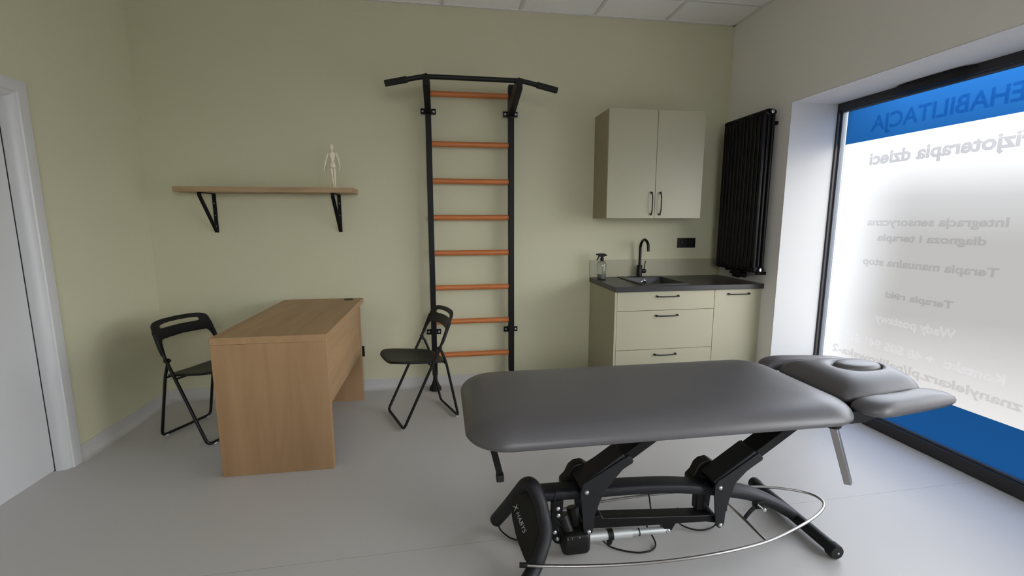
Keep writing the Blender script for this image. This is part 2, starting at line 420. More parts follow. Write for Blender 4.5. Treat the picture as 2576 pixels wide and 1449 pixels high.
# lettering on the film: reads correctly from the street, mirrored from inside
def words(body, y_end, base, cap, y_start, m, bold=0.0, name='lettering', x=None, single=False):
    """one line of letters whose last letter ends at y_end and first starts at y_start"""
    size = cap/0.70
    M0 = Matrix(((0,0,1,0),(1,0,0,0),(0,1,0,0),(0,0,0,1)))      # text x -> world y, text y -> world z, normal -> +x (street)
    M = Matrix.Translation((x or WD+0.0512, y_start, base)) @ M0
    o = text_mesh(name, body, size, m, w1, M, bold=bold, depth=0.00012)
    ys = [v.co.y for v in o.data.vertices]; w = max(ys)-min(ys); y0 = min(ys)
    k = (y_end-y_start)/w
    for v in o.data.vertices: v.co.y = y_start + (v.co.y-y0)*k
    return o
words('REHABILITACJA', -0.965, 1.985, 0.095, -1.87, TXTB, 0.003)
words('Fizjoterapia dzieci', -0.98, 1.762, 0.078, -1.86, TXTG, 0.004)
words('Integracja sensoryczna', -1.015, 1.355, 0.048, -1.81, TXTM, 0.0022)
words('diagnoza i terapia', -1.10, 1.255, 0.045, -1.725, TXTM, 0.0022)
words('Terapia manualna stop', -1.015, 1.09, 0.048, -1.80, TXTM, 0.0022)
words('Terapia r\u0119ki', -1.205, 0.885, 0.042, -1.61, TXTM, 0.0022)
words('Wady postawy', -1.15, 0.715, 0.052, -1.645, TXTL, 0.003)
words('Kontakt:  + 48 505 941 819', -0.93, 0.535, 0.052, -1.90, TXTL, 0.003)
words('znanylekarz.pl/palikowska-2', -0.845, 0.425, 0.052, -1.99, TXTM, 0.0022)

# skirting: coved vinyl upstand
def cove(name, a, b_, nrm):
    """sheet-vinyl upstand from a to b_, bulging along nrm"""
    prof = [(0.0, 0.0), (0.045, 0.0005), (0.028, 0.004), (0.014, 0.012), (0.006, 0.026), (0.0035, 0.045), (0.003, 0.086), (0.0, 0.086)]
    b = nb(); rings = [[(p[0]+nrm[0]*d, p[1]+nrm[1]*d, z) for d, z in prof] for p in (a, b_)]
    loft(b, rings); struct(name, b, SKIRT, ang=60)
cove('baseboard_left', (L, -0.925), (L, 0), (1, 0)); cove('baseboard_back', (L, 0), (-1.207, 0), (0, -1)); cove('trim_3', (L, FRONT), (L, DY0-0.07), (1, 0))
cove('baseboard_front', (L, FRONT), (0, FRONT), (0, 1))

# door in the left wall
b = nb()
CP = [(-0.024, L-0.10), (-0.024, L-0.020), (-0.0225, L-0.010), (-0.017, L+0.002), (-0.009, L+0.0095), (-0.001, L+0.0125), (0.003, L+0.014), (0.005, L+0.022), (0.010, L+0.0265), (0.062, L+0.027), (0.067, L+0.025), (0.069, L+0.019), (0.069, L-0.002), (0.0, L-0.002), (0.0, L-0.10)]
loft(b, [[(x, DY1+o, 0.0) for o, x in CP], [(x, DY1+o, DZ+o) for o, x in CP], [(x, DY0-o, DZ+o) for o, x in CP], [(x, DY0-o, 0.0) for o, x in CP]])
door = struct('door_1', b, DOORW, ang=24)
b = nb(); bx(b, L-0.088, L-0.048, DY0+0.028, DY1-0.028, 0.006, DZ-0.028); obj('door_leaf', b, DOORW, door, bevel=0.002)
b = nb(); bx(b, L-0.052, L-0.047, DY1-0.029, DY1-0.0225, 0.0, DZ-0.022); bx(b, L-0.052, L-0.047, DY0+0.0225, DY1-0.0225, DZ-0.0275, DZ-0.022); obj('door_seal', b, RUB, door, smooth_=False)
b = nb(); lathe(b, [(0.025, 0), (0.025, 0.008), (0.009, 0.012), (0.009, 0.05)], (L-0.048, DY0+0.09, 1.0), 'x'); tube(b, fillet([(L, DY0+0.09, 1.0), (L+0.004, DY0+0.09, 1.0), (L+0.004, DY0+0.21, 1.0)], 0.01), 0.009); obj('door_handle', b, STEEL, door)

# ---------------------------------------------------------------- desk
D0, D1, X0, X1, DT = -1.231, -0.048, -3.685, -3.098, 0.782
desk = thing('desk', 'oak desk with slab ends and a front panel, standing end-on to the back wall', 'desk', (-3.39, -0.65, 0))
b = nb(); bx(b, X0, X1, D0, D1, DT-0.038, DT); obj('desktop', b, OAKY, desk, bevel=0.0015)
for y in (D0+0.0005, -0.232):
    b = nb(); bx(b, X0+0.002, X1-0.002, y, y+0.038, 0, DT-0.0385); obj('side_panel', b, OAKV, desk, bevel=0.0015)
b = nb(); bx(b, X1-0.028, X1-0.008, D0+0.039, -0.2325, 0.37, DT-0.0385); obj('front_panel', b, OAKY, desk, bevel=0.001)
b = nb(); gx, gy = -3.195, -0.115
lathe(b, [(0.036, DT+0.0005), (0.036, DT+0.003), (0.030, DT+0.004), (0.030, DT+0.0015), (0.001, DT+0.0012)], (gx, gy, 0)); obj('cable_grommet', b, BLKP, desk)

# ---------------------------------------------------------------- wall shelf with brackets and the manikin
shelf = thing('wall_shelf', 'oak wall shelf on two black brackets above the desk', 'shelf', (-3.7, 0, 1.59))
b = nb(); bx(b, -4.296, -3.104, -0.242, -0.001, 1.5905, 1.626); obj('shelf_board', b, OAKX, shelf, bevel=0.0015)
for x in (-4.140, -3.248):
    b = nb(); w, t = 0.026, 0.006
    beam(b, (x, -0.004, 1.302), (x, -0.004, 1.590), w, t, (0, -1, 0)); beam(b, (x, -0.001, 1.5875), (x, -0.215, 1.5875), w, t)
    beam(b, (x, -0.212, 1.590), (x, -0.212, 1.562), w, t, (0, -1, 0)); beam(b, (x, -0.2125, 1.565), (x, -0.007, 1.304), w, t)
    br = obj('bracket', b, BLK, shelf, bevel=0.001)
    for z in (1.35, 1.43, 1.52):
        b = nb(); lathe(b, [(0.0035, 0), (0.003, -0.0015)], (x, -0.0068, z), 'y', 10)
        s_ = obj('screw', b, ZINC, None); s_.parent = br; s_.data.transform(Matrix.Translation(-WPOS[shelf.name]))

man = thing('artist_manikin', 'small pale wooden jointed artist manikin standing on the wall shelf', 'figurine', (-3.256, -0.12, 1.626))
MX, MY, MZ = -3.256, -0.12, 1.626
def mpart(name, segs, extra=None):
    b = nb()
    for a, c, r0, r1 in segs:
        a, c = Vector(a), Vector(c); d = c-a
        n = 8; pts = [a + d*(k/n) for k in range(n+1)]
        rs = [(r0+(r1-r0)*k/n)*(0.62+0.38*math.sin(math.pi*(0.12+0.76*k/n))) for k in range(n+1)]
        tube(b, pts, 0, 12, rs=rs)
    for c, r in (extra or []): ball(b, c, r, u=10, v=8)
    return obj(name, b, MANI, man, ang=60)
def mp(x, z, y=0.0): return (MX+x, MY+y, MZ+z)
b = nb(); ball(b, mp(-0.001, 0.300), 0.0145, 0.016, 0.0235, M=Matrix.Rotation(0.12, 3, 'Y')); obj('head', b, MANI, man)
mpart('neck', [(mp(0.001, 0.262), mp(0, 0.285), 0.007, 0.007)])
b = nb(); loft(b, [[(MX+px*s+o, MY+py*s2, MZ+z) for px, py in [(math.cos(a), math.sin(a)) for a in [2*math.pi*k/16 for k in range(16)]]] for z, s, s2, o in ((0.202, 0.009, 0.008, 0.0), (0.206, 0.0135, 0.010, 0), (0.225, 0.018, 0.0125, 0), (0.248, 0.0225, 0.014, 0), (0.259, 0.0215, 0.012, 0), (0.264, 0.013, 0.008, 0))]); obj('chest', b, MANI, man, ang=60)
b = nb(); ball(b, mp(0, 0.198), 0.0105, 0.009, 0.007, u=12, v=8); obj('waist', b, MANI, man)
b = nb(); loft(b, [[(MX+math.cos(2*math.pi*k/16)*s, MY+math.sin(2*math.pi*k/16)*s2, MZ+z) for k in range(16)] for z, s, s2 in ((0.153, 0.018, 0.010), (0.156, 0.0205, 0.0125), (0.175, 0.0185, 0.0125), (0.190, 0.0145, 0.010), (0.194, 0.009, 0.007))]); obj('hips', b, MANI, man, ang=60)
for sx, pts in ((-1, [(-0.030, 0.254), (-0.046, 0.205), (-0.058, 0.158), (-0.063, 0.130)]), (1, [(0.029, 0.254), (0.044, 0.205), (0.050, 0.160), (0.044, 0.128)])):
    ex = [(mp(*p), 0.0058) for p in pts[1:3]] + [(mp(*pts[0]), 0.0075)]
    mpart('arm', [(mp(*pts[0]), mp(*pts[1]), 0.0078, 0.0065), (mp(*pts[1]), mp(*pts[2]), 0.0068, 0.005), (mp(*pts[2]), mp(*pts[3]), 0.005, 0.004)], ex)
for sx, pts in ((-1, [(-0.010, 0.150), (-0.006, 0.084), (0.000, 0.022)]), (1, [(0.011, 0.150), (0.011, 0.082), (0.011, 0.022)])):
    mpart('leg', [(mp(*pts[0]), mp(*pts[1]), 0.0105, 0.008), (mp(*pts[1]), mp(*pts[2]), 0.0085, 0.0055)], [(mp(*pts[1]), 0.0075), (mp(*pts[2]), 0.005)])
    b = nb(); ball(b, mp(pts[2][0], 0.016, -0.012), 0.0075, 0.021, 0.0055); obj('foot', b, MANI, man)
b = nb(); lathe(b, [(0.002, 0.004), (0.002, 0.05)], mp(0.006, 0.0, 0.012), 'z', 8); lathe(b, [(0.045, 0.0), (0.045, 0.006), (0.040, 0.010)], mp(0.0, 0.0, -0.004), 'z', 28); obj('stand', b, MANI, man)

# ---------------------------------------------------------------- wall bars with pull-up bar
XL, XR, LY = -2.548, -1.910, -0.080
bars = thing('wall_bars', 'black steel wall bars with eight orange wooden rungs and a pull-up bar', 'wall bars', (-2.229, -0.08, 0))
for x in (XL, XR):
    b = nb(); bx(b, x-0.0215, x+0.0215, LY-0.03, LY+0.03, 0.13, 2.425); post = obj('post', b, BLK, bars, bevel=0.004)
    b = nb(); lathe(b, [(0.018, 0.05), (0.018, 0.14)], (x, LY, 0)); lathe(b, [(0.048, 0.0), (0.050, 0.010), (0.046, 0.022), (0.030, 0.05), (0.022, 0.075), (0.018, 0.085)], (x, LY-0.01, 0)); obj('foot', b, RUB, bars)
    for z in (2.217, 0.484):
        b = nb(); bx(b, x-0.058, x+0.058, LY+0.026, LY+0.031, z-0.022, z+0.022)
        bx(b, x-0.02, x+0.02, LY+0.031, -0.0005, z-0.018, z+0.018)
        cl = obj('wall_clamp', b, BLK, bars, bevel=0.004)
        for sx in (-1, 1):
            b = nb(); lathe(b, [(0.0085, 0), (0.0085, -0.002), (0.005, -0.005), (0.0045, -0.0045)], (x+sx*0.041, LY+0.026, z), 'y', 14)
            s_ = obj('screw', b, ZINC, None); s_.parent = cl; s_.data.transform(Matrix.Translation(-WPOS[bars.name]))
for z in [2.342] + [1.974-0.2805*k for k in range(7)]:
    b = nb(); tube(b, [(XL+0.0205, LY, z), (XR-0.0205, LY, z)], 0, 20, sec=None, rs=[0.0215, 0.0215]); o = obj('rung', b, BEECH, bars)
# pull-up bracket arms and bar
PY, PZ = -0.45, 2.355
for x in (XL, XR):
    b = nb()
    prism(b, [(x-0.0225, LY+0.02, 2.19), (x-0.0225, LY-0.0305, 2.19), (x-0.0225, PY-0.024, PZ-0.060), (x-0.0225, PY-0.024, PZ+0.010), (x-0.0225, PY+0.020, PZ+0.010), (x-0.0225, LY-0.0305, 2.292), (x-0.0225, LY+0.02, 2.292)], (0.045, 0, 0))
    obj('bracket_arm', b, BLK, bars)
    b = nb(); lathe(b, [(0.008, 0.014), (0.008, 0.019), (0.004, 0.022)], (x, PY, PZ), 'z', 12); obj('bolt', b, BLKS, bars)
b = nb()
tube(b, fillet([(-2.815, PY, 2.300), (-2.565, PY, PZ), (-1.890, PY, PZ), (-1.640, PY, 2.302)], 0.05, 6), 0.0165, 16)
pb = obj('pull_up_bar', b, BLKS, bars)
for a, c in (((-2.822, PY, 2.2985), (-2.672, PY, 2.3315)), ((-1.633, PY, 2.3005), (-1.783, PY, 2.3325))):
    b = nb(); tube(b, [a, c], 0.0215, 18); obj('hand_grip', b, RUB, bars, bevel=0.004)

# ---------------------------------------------------------------- folding chairs
def make_chair(label):
    t = thing('folding_chair', label, 'chair')
    WPOS[t.name] = Vector((0, 0, 0))
    fx, rx, hw = 0.152, -0.248, 0.190
    # long frame: from the backrest down past the seat to the front floor bar
    for part in (0,):
        b = nb()
        pts = [(-0.185, hw, 0.69), (-0.117, hw, 0.53), (-0.07, hw, 0.44), (fx, hw, 0.010), (fx, -hw, 0.010), (-0.07, -hw, 0.44), (-0.117, -hw, 0.53), (-0.185, -hw, 0.69)]
        tube(b, fillet(pts, 0.035, 6), 0.0095, 12); obj('front_frame', b, BLKS, t, ang=60)
        b = nb(); hi = hw-0.021
        pts = [(-0.10, hi+0.010, 0.528), (-0.128, hi, 0.515), (-0.165, hi, 0.42), (rx, hi+0.004, 0.010), (rx, -hi-0.004, 0.010), (-0.165, -hi, 0.42), (-0.128, -hi, 0.515), (-0.10, -hi-0.010, 0.528)]
        tube(b, fillet(pts, 0.035, 6), 0.009, 12); obj('rear_frame', b, BLKS, t, ang=60)
    for s in (-1, 1):
        b = nb(); lathe(b, [(0.008, -0.016), (0.012, -0.012), (0.012, 0.012), (0.008, 0.016)], (-0.116, s*(hw-0.004), 0.528), 'y', 16); obj('hinge', b, BLKS, t)
    # seat shell
    out = []
    N = 56
    for k in range(N):
        a = 2*math.pi*k/N; c, s = math.cos(a), math.sin(a)
        e = 0.42
        u = math.copysign(abs(c)**e, c); v = math.copysign(abs(s)**e, s)
        x = 0.015+u*0.205; half = 0.178 + 0.02*(u+1)/2
        y = v*half
        if u > 0.3: x -= 0.02*abs(v)**3
        out.append((x, y))
    def zf(x, y): return 0.412 + 0.055*(x+0.19)/0.4 + 0.010*(abs(y)/0.19)**2.5 - 0.02*max(0, (x-0.16)/0.06)**2*0.6
    rings = []
    for s, dz in ((0.0001, -0.012), (0.5, -0.012), (0.93, -0.012), (0.985, -0.009), (1.0, -0.002), (0.99, 0.003), (0.96, 0.005), (0.8, 0.005), (0.5, 0.004), (0.2, 0.003), (0.0001, 0.003)):
        rings.append([(0.015+(x-0.015)*s, y*s, zf(0.015+(x-0.015)*s, y*s)+dz) for x, y in out])
    b = nb(); loft(b, rings); obj('seat', b, BLKP, t, ang=70)
    b = nb()
    tube(b, [(-0.163, -hw+0.015, 0.407), (-0.163, hw-0.015, 0.407)], 0.006, 10)
    tube(b, [(-0.052, -hw, 0.416), (-0.052, hw, 0.416)], 0.006, 10)
    obj('seat_support', b, BLKS, t)
    # backrest: one moulded band with a grip slot and two side arms over the tubes
    def bp(v, z, d=0.0):
        x = -0.117-(z-0.53)*0.43 - 0.028*(1-min(1, abs(v)/0.2)**2)*min(1, max(0, (z-0.60)/0.06))
        return (x+d, v, z)
    N = 72; zc, hh = 0.700, 0.058
    outer, slot = [], []
    for k in range(N):
        a = 2*math.pi*k/N; c, s = math.cos(a), math.sin(a)
        u = math.copysign(abs(c)**0.30, c); w = math.copysign(abs(s)**0.42, s)
        topw = 0.196; z = zc + w*hh + (0.010*(1-u*u) if w > 0 else 0.014*(1-u*u))
        outer.append((u*topw*(1.0 if w < 0 else 1.0-0.03*w), z))
        us = math.copysign(abs(c)**0.35, c); ws = math.copysign(abs(s)**0.6, s)
        slot.append((us*0.135, 0.722 + ws*0.0135 + 0.006*(1-us*us)))
    b = nb()
    for d0, d1 in ((0.0, 0.0),):
        th = 0.012
        rings = [[bp(v, z, th/2) for v, z in slot], [bp(v, z, th/2) for v, z in outer], [bp(v, z, -th/2) for v, z in outer], [bp(v, z, -th/2) for v, z in slot]]
        R = [[b.verts.new(p) for p in r] for r in rings]
        for i in range(4):
            A, B = R[i], R[(i+1) % 4]
            for k in range(N): b.faces.new([A[k], A[(k+1) % N], B[(k+1) % N], B[k]])
    for s in (-1, 1):
        # side arm: wide at the band, narrowing down over the tube, with a curved inner corner
        rows = [(0.70, 0.150, 0.196), (0.665, 0.152, 0.198), (0.652, 0.150, 0.1985), (0.643, 0.160, 0.199), (0.632, 0.168, 0.1995), (0.61, 0.174, 0.2005), (0.585, 0.178, 0.201), (0.565, 0.180, 0.200), (0.555, 0.182, 0.198)]
        ring = []
        for z, i0, i1 in rows:
            ring.append([bp(s*i0, z, 0.007), bp(s*i1, z, 0.007), bp(s*i1, z, -0.011), bp(s*i0, z, -0.011)])
        loft(b, ring)
    # underside of the band bowed into the side arms
    lo = []
    for k in range(21):
        v = -0.165+0.33*k/20; lo.append((v, 0.652+0.006-0.012*abs(v/0.165)**4 - 0.008))
    obj('backrest', b, BLKP, t, ang=50, bevel=0.002)
    for s in (-1, 1):
        for x in (fx, rx+0.0):
            b = nb(); tube(b, [(x, s*0.135, 0.004), (x, s*0.155, 0.004)], 0.0105, 12)
            obj('floor_glide', b, mat('pale_glide', (0.5, 0.5, 0.5), 0.5) if 'pale_glide' not in MATS else MATS['pale_glide'], t)
    return t
def copy_tree(o):
    c = o.copy(); COL.objects.link(c)
    for ch in list(o.children):
        d = ch.copy(); COL.objects.link(d); d.parent = c
    return c
ch1 = make_chair('black folding chair in front of the wall bars, its whole frame in view')
ch2 = copy_tree(ch1)
ch2['label'] = 'black folding chair behind the desk in the left corner, seat tucked under'
ch1['group'] = ch2['group'] = 'black folding chairs'
ch1.location = (-2.674, -0.597, 0.006); ch1.rotation_euler = (0, 0, 3.512)
ch2.location = (-3.986, -0.624, 0.006); ch2.rotation_euler = (0, 0, -0.428)

# ---------------------------------------------------------------- kitchenette
KY = -0.580
def bow_handle(bm, a, c, out=0.028):
    """arched pull between a and c on a front facing -Y: flat feet and a slim bar"""
    a, c = Vector(a), Vector(c); o = Vector((0, -out, 0)); d = (c-a).normalized()
    pts = fillet([a, a+o*0.55+d*0.006, a+o+d*0.03, c+o-d*0.03, c+o*0.55-d*0.006, c], 0.018, 5)
    tube(bm, pts, 0.0045, 10)
    for p in (a, c): tube(bm, [p, p+Vector((0, -0.012, 0))], 0.0085, 12)
def front(name, parent, x0, x1, z0, z1, hx0, hx1, hz, y=KY, vertical=False, hz1=None):
    b = nb(); bx(b, x0, x1, y, y+0.018, z0, z1); d = obj(name, b, CABF, parent, bevel=0.001)
    b = nb()
    if vertical: bow_handle(b, (hx0, y, hz), (hx0, y, hz1))
    else: bow_handle(b, (hx0, y, hz), (hx1, y, hz))
    h = obj('handle', b, BLKS, None, ang=60); h.parent = d; h.data.transform(Matrix.Translation(-WPOS[parent.name]))
    return d
def carcass(parent, x0, x1, y0, y1, z0, z1, t=0.016, top=True, m=None):
    b = nb(); bx(b, x0, x0+t, y0, y1, z0, z1); bx(b, x1-t, x1, y0, y1, z0, z1); bx(b, x0+t, x1-t, y0, y1, z0, z0+t); bx(b, x0+t, x1-t, y1-0.006, y1, z0+t, z1)
    if top: bx(b, x0+t, x1-t, y0, y1-0.006, z1-t, z1)
    return obj('carcass', b, m or CABS, parent, smooth_=False)
dc = thing('drawer_cabinet', 'wide sage base cabinet with three drawers, under the sink', 'cabinet', (-0.79, -0.29, 0))
carcass(dc, -1.186, -0.399, -0.560, -0.002, 0.10, 0.860, top=False)
front('drawer', dc, -1.186, -0.400, 0.716, 0.860, -0.872, -0.703, 0.822)
front('drawer', dc, -1.186, -0.400, 0.412, 0.713, -0.872, -0.703, 0.674)
front('drawer', dc, -1.186, -0.400, 0.105, 0.409, -0.872, -0.703, 0.369)
b = nb(); bx(b, -1.205, -1.1875, KY, -0.001, 0.0, 0.862); obj('end_panel', b, CABF, dc, bevel=0.001)
b = nb(); bx(b, -1.187, -0.399, -0.52, -0.50, 0, 0.10); obj('plinth', b, CABS, dc, smooth_=False)
nc = thing('narrow_cabinet', 'narrow sage base cabinet with a single full-height door, beside the radiator wall', 'cabinet', (-0.2, -0.29, 0))
carcass(nc, -0.398, -0.012, -0.560, -0.002, 0.10, 0.860)
front('door', nc, -0.397, -0.018, 0.105, 0.860, -0.284, -0.112, 0.825)
b = nb(); bx(b, -0.0155, -0.001, KY+0.004, -0.54, 0.0, 0.860); obj('filler_strip', b, CABF, nc, smooth_=False)
b = nb(); bx(b, -0.398, -0.012, -0.52, -0.50, 0, 0.10); obj('plinth', b, CABS, nc, smooth_=False)

# worktop with a cut-out for the sink
b = nb(); SX0, SX1, SY0, SY1 = -0.955, -0.600, -0.505, -0.095
bx(b, -1.212, SX0, -0.602, -0.001, 0.864, 0.902); bx(b, SX1, -0.001, -0.602, -0.001, 0.864, 0.902)
bx(b, SX0, SX1, -0.602, SY0, 0.864, 0.902); bx(b, SX0, SX1, SY1, -0.001, 0.864, 0.902)
bmesh.ops.remove_doubles(b, verts=b.verts[:], dist=1e-5)
tag(obj('worktop', b, WTOP, None, bevel=0.002), 'black stone-look worktop over the sage base cabinets', 'worktop')
# sink
sink = thing('sink', 'black composite inset sink with one bowl, set in the worktop', 'sink', (-0.777, -0.28, 0.902))
b = nb(); zt = 0.9085
outer = rrect(-0.975, -0.583, -0.530, -0.030, 0.012, 4); inner = rrect(SX0+0.004, SX1-0.004, SY0+0.004, SY1-0.004, 0.022, 4)
bot = rrect(SX0+0.030, SX1-0.030, SY0+0.030, SY1-0.022, 0.03, 4)
rings = [[(x, y, 0.9022) for x, y in outer], [(x, y, zt-0.001) for x, y in outer], [(x, y, zt) for x, y in rrect(-0.972, -0.586, -0.527, -0.033, 0.010, 4)], [(x, y, zt) for x, y in inner], [(x, y, 0.90) for x, y in rrect(SX0+0.008, SX1-0.008, SY0+0.008, SY1-0.008, 0.022, 4)],
         [(x, y, 0.765) for x, y in bot], [(x, y, 0.755) for x, y in rrect(SX0+0.045, SX1-0.045, SY0+0.045, SY1-0.04, 0.03, 4)]]
loft(b, rings, cap0=False); obj('bowl', b, SINKM, sink, ang=50)
b = nb(); lathe(b, [(0.024, 0.0), (0.024, -0.004), (0.019, -0.006), (0.018, -0.002), (0.002, -0.002)], (-0.762, SY1-0.013, 0.862), 'y'); obj('overflow_cover', b, CHROME, sink)
b = nb(); lathe(b, [(0.04, 0.7545), (0.04, 0.758), (0.03, 0.759)], (-0.777, -0.28, 0)); obj('drain', b, CHROME, sink)
for x in (-0.90, -0.70):
    b = nb(); lathe(b, [(0.011, zt), (0.010, zt+0.002)], (x, -0.052, 0), 'z', 16); obj('tap_hole_cap', b, CHROME, sink)
# faucet
FX, FY = -0.783, -0.060
fc = thing('faucet', 'matt black gooseneck kitchen faucet with a side lever, behind the sink', 'faucet', (FX, FY, zt))
b = nb(); lathe(b, [(0.0245, zt), (0.0245, zt+0.003), (0.0225, zt+0.004), (0.0225, 1.004), (0.021, 1.006)], (FX, FY, 0)); obj('body', b, BLKS, fc)
b = nb(); ctr = [(FX, FY, 1.0), (FX, FY, 1.15)] + [(FX, FY-0.078+0.078*math.cos(a), 1.15+0.078*math.sin(a)) for a in [math.pi*k/14 for k in range(1, 13)]] + [(FX, FY-0.156, 1.135)]
ctr = smooth(ctr, 3); tube(b, ctr, 0.0115, 16); obj('spout', b, BLKS, fc, ang=60)
b = nb(); lathe(b, [(0.016, 0.018), (0.016, 0.030), (0.0175, 0.031), (0.0175, 0.052), (0.014, 0.056)], (FX, FY, 0.955), 'x'); hb = obj('lever_hub', b, BLKS, fc)
b = nb(); tube(b, [(FX+0.040, FY, 0.968), (FX+0.050, FY-0.004, 1.043)], 0.0042, 10); obj('lever', b, BLKS, fc)
# splashback panel
b = nb(); bx(b, -1.212, -0.001, -0.011, -0.0005, 0.9025, 1.052); tag(obj('splashback', b, CABF, None, bevel=0.001), 'low sage splashback strip along the wall behind the sink', 'splashback')
# spray bottle
BX, BY = -1.146, -0.12
sb = thing('spray_bottle', 'clear spray bottle with a black trigger head on the worktop left of the sink', 'spray bottle', (BX, BY, 0.9025))
b = nb(); lathe(b, [(0.030, 0.9028), (0.036, 0.906), (0.0375, 0.915), (0.0375, 1.022), (0.034, 1.036), (0.022, 1.050), (0.0135, 1.055), (0.013, 1.064)], (BX, BY, 0)); obj('bottle', b, GLASS, sb, ang=60)
b = nb(); lathe(b, [(0.030, 0.9075), (0.0335, 0.912), (0.0335, 0.945)], (BX, BY, 0)); obj('liquid', b, mat('grey_liquid', (0.30, 0.31, 0.27), 0.2), sb)
b = nb(); lathe(b, [(0.0155, 1.058), (0.0155, 1.078), (0.0105, 1.080), (0.0105, 1.09)], (BX, BY, 0)); obj('collar', b, BLKP, sb)
b = nb(); prism(b, [(BX-0.052, BY-0.009, 1.115), (BX-0.052, BY-0.009, 1.1035), (BX-0.030, BY-0.009, 1.0985), (BX-0.016, BY-0.009, 1.088), (BX+0.014, BY-0.009, 1.086), (BX+0.020, BY-0.009, 1.094), (BX+0.044, BY-0.009, 1.096), (BX+0.038, BY-0.009, 1.106), (BX+0.020, BY-0.009, 1.116), (BX-0.010, BY-0.009, 1.118)], (0, 0.018, 0)); obj('trigger_head', b, BLKP, sb, bevel=0.003)
b = nb(); tube(b, smooth([(BX-0.027, BY, 1.102), (BX-0.031, BY, 1.086), (BX-0.038, BY, 1.072), (BX-0.046, BY, 1.062)], 4), 0.0, 8, sec=(0.006, 0.0025), up0=(0, 1, 0)); obj('trigger', b, BLKP, sb)
# wall cabinet
wc = thing('wall_cabinet', 'sage two-door wall cabinet hanging above the sink', 'cabinet', (-0.80, -0.16, 1.405))
WX0, WX1, WC0, WC1, WF = -1.1955, -0.4065, 1.4055, 2.2275, -0.326
b = nb(); t = 0.016
bx(b, WX0, WX0+t, WF+0.0195, -0.001, WC0, WC1); bx(b, WX1-t, WX1, WF+0.0195, -0.001, WC0, WC1); bx(b, WX0+t, WX1-t, WF+0.0195, -0.001, WC0, WC0+t); bx(b, WX0+t, WX1-t, WF+0.0195, -0.001, WC1-t, WC1); bx(b, WX0+t, WX1-t, -0.008, -0.001, WC0+t, WC1-t)
obj('carcass', b, CABS, wc, smooth_=False)
front('door', wc, WX0, -0.802, WC0, WC1, -0.832, 0, 1.437, WF, True, 1.604)
front('door', wc, -0.799, WX1, WC0, WC1, -0.758, 0, 1.437, WF, True, 1.604)

# ---------------------------------------------------------------- outlets
ou = thing('power_outlet', 'black double power outlet on the wall right of the faucet', 'outlet', (-0.330, 0, 1.193))
b = nb(); bx(b, -0.415, -0.246, -0.010, -0.0005, 1.150, 1.236); obj('cover_plate', b, BLKS, ou, bevel=0.003)
for x in (-0.371, -0.290):
    b = nb(); lathe(b, [(0.026, -0.0101), (0.026, -0.0115), (0.021, -0.0115), (0.020, -0.0103), (0.001, -0.0103)], (x, 0, 1.193), 'y'); so = obj('socket', b, BLKP, ou)
    b = nb(); lathe(b, [(0.0025, -0.0100), (0.0025, -0.0145)], (x, 0, 1.200), 'y', 10)
    p_ = obj('earth_pin', b, ZINC, None); p_.parent = so; p_.data.transform(Matrix.Translation(-WPOS[ou.name]))
b = nb(); bx(b, -3.20, -3.114, -0.010, -0.0005, 0.288, 0.374)
lo = thing('power_outlet', 'black power outlet low on the back wall, half hidden beside the desk leg', 'outlet', (-3.157, 0, 0.331))
obj('cover_plate', b, BLKS, lo, bevel=0.003)
b = nb(); lathe(b, [(0.026, -0.0101), (0.026, -0.0115), (0.021, -0.0115), (0.020, -0.0103), (0.001, -0.0103)], (-3.157, 0, 0.331), 'y'); obj('socket', b, BLKP, lo)

# ---------------------------------------------------------------- radiator
rad = thing('radiator', 'tall black column radiator on the wall beside the window', 'radiator', (-0.09, -0.395, 1.0))
NS = 11; RY0, RY1 = -0.150, -0.640; RZ0, RZ1 = 1.015, 2.168
for k in range(NS):
    y = RY0 + (RY1-RY0)*(k+0.5)/NS
    b = nb()
    for x in (-0.050, -0.085, -0.120):
        tube(b, [(x, y, RZ0+0.015), (x, y, RZ1-0.015)], 0.0175 if x < -0.1 else 0.0135, 14)
    for z in (RZ0, RZ1):
        ring = []
        for dy, s in ((-0.022, 0.80), (-0.016, 0.97), (0, 1.0), (0.016, 0.97), (0.022, 0.80)):
            ring.append([(-0.085+0.050*s*math.copysign(abs(math.cos(a))**0.7, math.cos(a)), y+dy, z+0.024*s*math.sin(a)) for a in [2*math.pi*q/20 for q in range(20)]])
        loft(b, ring)
    obj('section', b, RADM, rad, ang=60)
for z in (RZ0, RZ1):
    b = nb(); lathe(b, [(0.020, 0), (0.020, -0.008), (0.016, -0.013)], (-0.085, RY1-0.001, z), 'y'); pl = obj('end_plug', b, RADM, rad)
    b = nb(); lathe(b, [(0.012, 0), (0.012, -0.0035), (0.009, -0.005)], (-0.085, RY1-0.0135, z), 'y'); s_ = obj('plug_cap', b, CHROME, None); s_.parent = pl; s_.data.transform(Matrix.Translation(-WPOS[rad.name]))
b = nb(); bx(b, -0.112, -0.062, -0.43, -0.33, 0.955, 0.996)
for y in (-0.355, -0.405): tube(b, [(-0.087, y, 0.93), (-0.087, y, 0.975)], 0.019, 14)
tube(b, [(-0.087, -0.405, 0.955), (-0.087, -0.49, 0.955)], 0.018, 16); tube(b, [(-0.087, -0.30, 0.965), (-0.087, -0.34, 0.965)], 0.014, 14); tube(b, [(-0.087, -0.38, 0.96), (-0.002, -0.38, 0.96)], 0.010, 12)
obj('valve', b, RADM, rad, bevel=0.004)
for y in (-0.22, -0.60):
    for z in (0.985, 2.10):
        b = nb(); bx(b, -0.075, -0.001, y-0.012, y+0.012, z-0.012, z+0.010); obj('wall_bracket', b, RADM, rad, smooth_=False)

